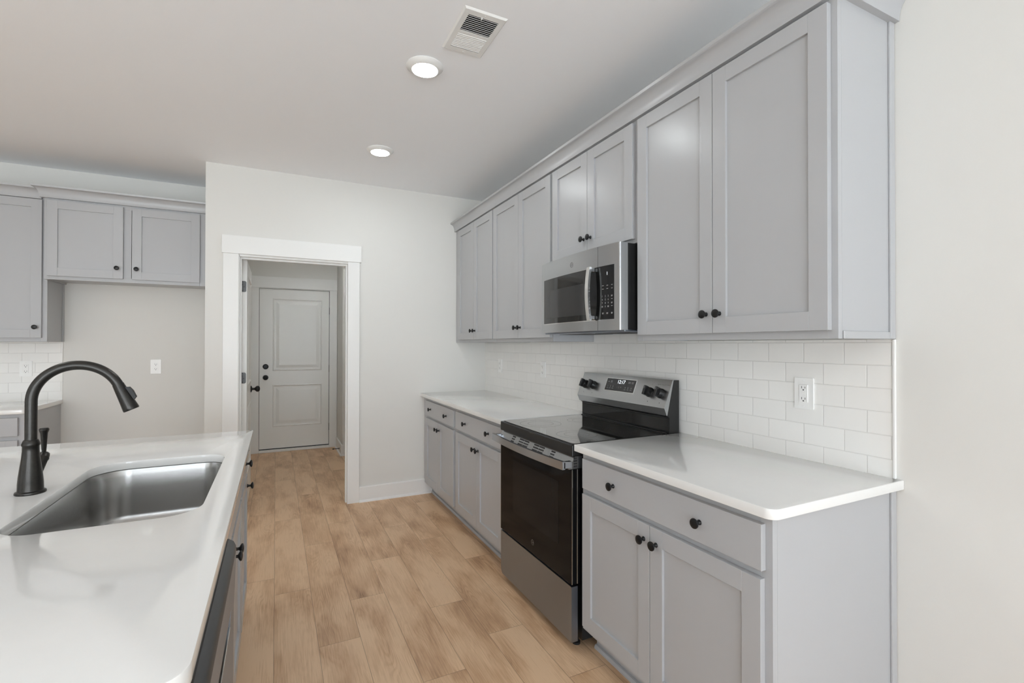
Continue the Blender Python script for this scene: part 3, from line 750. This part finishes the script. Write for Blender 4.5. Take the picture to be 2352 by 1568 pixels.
# manifold with vents
b = BM(); prism(b, [(RF+.016, .8575), (RF-.014, .808), (RF-.014, .803), (-.60, .803), (-.60, .8575)], 0, .003, RW-.003); mf = obj('vent_trim', b, M['steel'], t)
for x0, x1 in ((.150, .185), (.235, .285), (.290, .340), (.395, .445), (.450, .500), (.565, .600)):
    for k in range(3):
        b = BM(); z_ = .822+.0115*k; q = Vector((-.0495, -.030)).normalized()*.0005; ym = lambda z: RF-.014+(z-.808)/.0495*.030
        prism(b, [(ym(z_-.003)+q.x, z_-.003-q.y), (ym(z_+.003)+q.x, z_+.003-q.y), (ym(z_+.003)+.002, z_+.003-.001), (ym(z_-.003)+.002, z_-.003-.001)], 0, x0, x1); obj('vent_slot', b, M['slot'], mf)
xs_ = RW-.003
for k in range(4):
    b = BM(); box(b, (xs_-.001, -.646, .811+.0115*k), (xs_+.0004, -.628, .818+.0115*k)); obj('vent_slot', b, M['slot'], mf)
# handle
b = BM(); n = 24; pf, pb = [], []
for k in range(n+1):
    u = k/n; x = -.002+u*(RW+.004); bow = .020*(1-(2*u-1)**2)
    pf.append((x, RF-.052-bow)); pb.append((x, RF-.038-bow))
fs = prism(b, pf+pb[::-1], 2, .806, .842)
for x0, x1 in ((-.002, .020), (RW-.020, RW+.002)): box(b, (x0, RF-.045, .809), (x1, RF-.001, .839), .002)
obj('handle', b, M['hsteel'], t, 30)
# oven door
b = BM(); box(b, (.006, RF, .290), (RW-.006, -.605, .800), .003, 2); dr_ = obj('oven_door', b, M['doorglass'], t)
for x0, x1 in ((.0035, .0058), (RW-.0058, RW-.0035)):
    for y_ in (RF+.001, -.627):
        b = BM(); box(b, (x0, y_, .292), (x1, y_+.0045, .800), .0008); obj('door_edge_trim', b, M['chrome'], dr_)
b = BM(); pl = rrect(.165, RW-.115, .432, .722, .006, 4); prism(b, pl, 1, RF-.0006, RF+.001); obj('oven_window', b, M['window'], dr_)
def logo(parent, x, y, z, r, mat, name='logo'):
    b = BM(); n = 32
    for ra, rb in ((r*.86, r), ):
        A = [b.verts.new((x+ra*math.cos(2*PI*k/n), y, z+ra*math.sin(2*PI*k/n))) for k in range(n)]
        B = [b.verts.new((x+rb*math.cos(2*PI*k/n), y, z+rb*math.sin(2*PI*k/n))) for k in range(n)]
        for k in range(n): b.faces.new((A[k], A[(k+1) % n], B[(k+1) % n], B[k]))
    m = Matrix(((1, 0, 0, x), (0, 0, -1, y), (0, 1, 0, z), (0, 0, 0, 1)))
    text_into(b, 'GE', r*.95, m, shear=.35)
    return obj(name, b, mat, parent)
M['logo'] = mk('logo_grey', (.23, .23, .23, 1), .35, .6, bump=.004)
logo(dr_, 2.5215-2.128, RF-.0008, .349, .0135, M['logo'])
# drawer
b = BM(); pl = [(.010, .282), (.010, .075), (.016, .050), (.030, .038), (RW-.006, .038), (RW-.006, .282)]
prism(b, pl, 1, RF, -.622); obj('storage_drawer', b, M['steeld'], t)
# backguard
GB = [(-.020, .9090), (-.020, 1.176), (-.058, 1.176), (-.100, 1.004), (-.0835, .992), (-.0835, .9090)]
b = BM(); prism(b, GB, 0, .002, RW-.002); gd = obj('backguard', b, M['black'], t)
A0, A1, A2 = (-.063, 1.178), (-.119, 1.040), (-.103, 1.003)
b = BM(); prism(b, [(-.040, 1.1785), A0, A1, A2, (-.099, 1.0035), (-.0575, 1.1762)], 0, 0, RW)
pn = obj('control_panel', b, M['steel'], gd)
b = BM(); box(b, (.010, -.0855, .925), (RW-.010, -.0834, .985), .001); obj('splash_panel', b, M['blackglass'], gd)
b = BM(); tube(b, [(.012, -.093, .9135), (RW-.012, -.093, .9135)], .0045, 10); obj('rear_trim', b, M['black'], gd, 40)
sv = Vector((0, A1[0]-A0[0], A1[1]-A0[1])); slen = sv.length; sv.normalize(); nv = Vector((0, sv.z, -sv.y)); nv = -nv if nv.y > 0 else nv
def PM(u, v, n=.0): # matrix on the slanted face: x right, y up the slope, z outwards
    o = Vector((u, A0[0], A0[1])) + sv*v + nv*n
    return Matrix(((1, 0, nv.x, o.x), (0, -sv.y, nv.y, o.y), (0, -sv.z, nv.z, o.z), (0, 0, 0, 1)))
def plate_on(bm, u0, u1, v0, v1, n0, n1):
    t_ = BM(); box(t_, (u0, -v1, n0), (u1, -v0, n1)); bmesh.ops.transform(t_, matrix=PM(0, 0), verts=t_.verts[:])
    me = bpy.data.meshes.new('t'); t_.to_mesh(me); t_.free(); bm.from_mesh(me); bpy.data.meshes.remove(me)
DU0, DU1, DV0, DV1 = .252, .502, .022, .094
b = BM(); plate_on(b, DU0-.003, DU1+.003, DV0-.003, DV1+.003, 0, .0012); fr_ = obj('display_bezel', b, M['chrome'], pn)
b = BM(); plate_on(b, DU0, DU1, DV0, DV1, .0, .0018); dp = obj('display', b, M['mwin'], pn)
b = BM(); text_into(b, '12:17', .030, PM(DU0+.130, DV0+.018, .0021)); obj('clock', b, M['clock'], dp)
b = BM()
for u, v, q in ((.020, .020, .014), (.045, .016, .014), (.045, .022, .014), (.200, .014, .020), (.200, .020, .020), (.226, .014, .018), (.226, .020, .018)): plate_on(b, DU0+u-q/2, DU0+u+q/2, DV0+v-.001, DV0+v+.001, .0018, .0021)
for u in (.022, .045, .068, .176, .200, .226):
    plate_on(b, DU0+u-.007, DU0+u+.007, DV0+.058, DV0+.0595, .0018, .0021)
for u, s in zip((.022, .045, .068, .106, .122, .138, .176, .200, .226), '123-|+456'): text_into(b, s, .014, PM(DU0+u, DV0+.048, .0021))
obj('display_print', b, M['mark'], dp)
b = BM()
for u in (.055, .142, .628, .712):
    lathe(b, [(0, 0), (.002, 0), (.002, .0003), (0, .0003)], PM(u, .125, .0), 8)
    plate_on(b, u-.002, u+.002, .032, .0335, 0, .0003)
for u in (.668, .681, .70, .72, .735, .745): plate_on(b, u-.003, u+.003, .028, .0295, 0, .0003)
obj('panel_print', b, M['dmark'], pn)
for u in (.052, .135, .622, .704):
    b = BM(); v = .076; n_ = 28; m = PM(u, v, 0)
    lathe(b, [(0, 0), (.026, 0), (.026, .004), (.024, .006), (.0225, .024), (.021, .026), (0, .026)], m, n_)
    kb = obj('control_knob', b, M['black'], pn, 40)
    b = BM(); box(b, (-.0075, -.0245, .018), (.0075, .0245, .043), .0025, 2); bmesh.ops.transform(b, matrix=m, verts=b.verts[:]); obj('grip', b, M['black'], kb)
    b = BM(); box(b, (-.0008, .008, .043), (.0008, .022, .0436)); bmesh.ops.transform(b, matrix=m, verts=b.verts[:]); obj('pointer', b, M['mark'], kb)

# ------------------------------------------------------------------ microwave (local X = 2.5035 - y, Y = x, Z = z)
t = thing('microwave', 'stainless over-the-range microwave with black glass window under the short cabinet', 'microwave', (0, 2.5035, 0), -PI/2)
MW = .757; MZ0, MZ1 = 1.422, 1.830
b = BM(); box(b, (.004, -.3595, MZ0+.004), (MW-.004, -.009, MZ1-.001)); obj('body', b, M['black'], t)
b = BM(); box(b, (.01, -.37, MZ0-.008), (MW-.01, -.03, MZ0+.004), .003); bt = obj('bottom_plate', b, M['steeld'], t)
b = BM()
for x0, x1 in ((.06, .34), (.42, .70)):
    b = BM(); box(b, (x0, -.30, MZ0-.0095), (x1, -.12, MZ0-.008)); obj('grease_filter', b, M['blackmatte'], bt)
def bow(x): u = x/MW; return -.3885 - .030*(1-(2*u-1)**2)**.8*1.0 - .016*u
def bowed(name, x0, x1, z0, z1, off, thick, mat, parent, n=14, holes=None, rnd=0):
    b = BM(); P = [(x0+(x1-x0)*k/n) for k in range(n+1)]
    pf = [(x, bow(x)-off) for x in P]; pb = [(x, bow(x)-off+thick) for x in P]
    prism(b, pf+pb[::-1], 2, z0, z1)
    return obj(name, b, mat, parent, 20)
SEAM = MW-.148
# door skin: steel frame around the dark glass
dS = bowed('door', .001, SEAM-.001, MZ0, MZ1, 0, .022, M['steel'], t)
b = BM(); xx = [(SEAM+.001)+(MW-.010-SEAM-.001)*k/6 for k in range(7)]
pf = [(x, bow(x)) for x in xx]
yb = pf[-1][1]
for k in range(1, 7): a_ = PI/2*k/6; pf.append((MW-.010+.010*math.sin(a_), yb+.008*(1-math.cos(a_))))
pf += [(MW, -.360), (SEAM+.001, -.360)]
prism(b, pf, 2, MZ0, MZ1); cpn = obj('control_side', b, M['steel'], t, 25)
gz0, gz1 = 1.474, 1.731
bowed('door_glass', .048, SEAM-.001, gz0, gz1, .0012, .002, M['blackglass'], dS)
bowed('window_bezel', .044, SEAM-.001, gz0-.004, gz1+.001, .0006, .002, M['chrome'], dS)
bowed('door_window', .090, SEAM-.060, 1.504, 1.663, .0018, .002, M['mwin'], dS)
pd = bowed('keypad', SEAM+.0012, MW-.036, gz0, gz1, .0012, .002, M['blackglass'], cpn, 6)
# door handle
b = BM(); hx = SEAM-.030; pr_ = []
for k in range(13):
    u = k/12; pr_.append((bow(hx)-.034-.012*(1-(2*u-1)**2), gz0-.002+u*(gz1-gz0+.004)))
prism(b, pr_ + [(y_+.012, z_) for y_, z_ in pr_[::-1]], 0, hx-.013, hx+.013)
for z_ in (gz0+.012, gz1-.012): box(b, (hx-.010, bow(hx)-.028, z_-.010), (hx+.010, bow(hx)-.001, z_+.010), .002)
obj('handle', b, M['chrome'], dS, 30)
# key legends and clock
b = BM(); ky = lambda x: bow(x)-.0015
def kt(s, x, z, size): text_into(b, s, size, Matrix(((1, 0, 0, x), (0, 0, -1, ky(x)), (0, 1, 0, z), (0, 0, 0, 1))))
def kd(x, z, w=.012): box(b, (x-w/2, ky(x)-.0002, z-.0011), (x+w/2, ky(x), z+.0011))
kx = [SEAM+.034, SEAM+.055, SEAM+.075, SEAM+.098]
for r_, row in enumerate(('123', '456', '789', ' 0 ')):
    z_ = 1.585-.0165*r_
    for c_, s in enumerate(row):
        if s != ' ': kt(s, kx[c_], z_, .0125)
        else: kd(kx[c_], z_+.002, .010); kd(kx[c_], z_-.002, .010)
    kd(kx[3], z_+.0015, .013); 
    if r_ % 2 == 0: kd(kx[3], z_-.0025, .010)
for x in (SEAM+.038, SEAM+.068, SEAM+.098):
    kd(x, 1.636, .014); kd(x, 1.620, .014); kd(x, 1.505, .014); kd(x, 1.501, .011)
obj('key_legends', b, M['mark'], pd)
b = BM(); kt("'1", SEAM+.066, 1.692, .022); obj('clock', b, M['clock'], pd)
logo(dS, .385, bow(.385)-.0006, 1.775, .0135, M['logo'])

# ------------------------------------------------------------------ ceiling fixtures
def downlight(label, x, y, lens='lens'):
    t = thing('ceiling_light', label, 'ceiling light', (x, y, CEIL), 0, 'recessed disc ceiling lights')
    b = BM(); lathe(b, [(.090, 0), (.092, -.003), (.090, -.006), (.070, -.020), (.064, -.021), (.062, -.017), (.062, 0)], axis_mat((0, 0, 0), (0, 0, 1)), 48); obj('trim_ring', b, M['lampring'], t, 40)
    b = BM(); lathe(b, [(.0618, -.010), (.0618, -.018), (.055, -.0198), (0, -.0205)], axis_mat((0, 0, 0), (0, 0, 1)), 48); obj('lens', b, M[lens], t, 40)
downlight('lit disc ceiling light nearest the air vent', -1.167, 2.318)
downlight('lit disc ceiling light further away, toward the doorway wall', -1.167, 3.468)
for x, y, l in ((-4.3, .30, 'added unseen disc ceiling light left of the viewer'), (-3.4, 2.6, 'added unseen disc ceiling light over the left of the island'), (-3.4, -2.2, 'added unseen disc ceiling light behind the viewer on the left'), (-1.9, -3.4, 'added unseen disc ceiling light behind the viewer on the right')):  # extra lamps out of view, added to light the room more evenly
    downlight(l, x, y)
downlight('unseen disc ceiling light added to brighten the hall', -1.4, 5.5, 'lens_hall_fill')  # added lamp out of view that lifts the dim hall

VX0, VX1, VY0, VY1 = -1.140, -.944, 1.820, 2.127
t = thing('ceiling_vent', 'white rectangular louvered air vent in the ceiling', 'vent', ((VX0+VX1)/2, (VY0+VY1)/2, CEIL))
hw, hl = (VX1-VX0)/2, (VY1-VY0)/2
ix, iy0, iy1 = .069, -.118, .116
b = BM(); zt, zb = 0, -.007
O = [(-hw, -hl), (hw, -hl), (hw, hl), (-hw, hl)]; O2 = [(-hw+.007, -hl+.007), (hw-.007, -hl+.007), (hw-.007, hl-.007), (-hw+.007, hl-.007)]
I = [(-ix, iy0), (ix, iy0), (ix, iy1), (-ix, iy1)]
ring_loft(b, [[(x, y, zt) for x, y in O], [(x, y, zb) for x, y in O2], [(x, y, zb) for x, y in I], [(x, y, zt) for x, y in I]])
box(b, (-ix, -.006, zb), (ix, .008, zt))
obj('vent_frame', b, M['lampring'], t)
b = BM(); box(b, (-ix, iy0, -.0015), (ix, iy1, -.0005)); obj('duct_opening', b, M['duct'], t)
for k in range(9):
    for y_, s in ((iy0+.008+k*.0118, 1), (.014+k*.0116, -1)):
        b = BM(); m = Matrix.Translation((0, y_, -.0052)) @ Matrix.Rotation(math.radians(38*s), 4, 'X')
        box(b, (-ix, -.0045, -.0006), (ix, .0045, .0006)); bmesh.ops.transform(b, matrix=m, verts=b.verts[:]); obj('louver', b, M['lampring'], t)
for y_ in (-hl+.020, hl-.016):
    b = BM(); lathe(b, [(0, -.001), (.0035, -.001), (.003, .001), (0, .0015)], axis_mat((0, y_, zb), (0, 0, -1)), 12); obj('screw', b, M['lampring'], t)
b = BM(); box(b, (-.012, iy0-.004, -.013), (-.008, iy0+.006, -.006), .0008); obj('damper_lever', b, M['lampring'], t)

# ground outside the windows
b = BM(); box(b, (-30, -30, -.35), (20, 20, -.30)); struct('ground', b, M['ground'], 'ground outside the windows', 'ground')
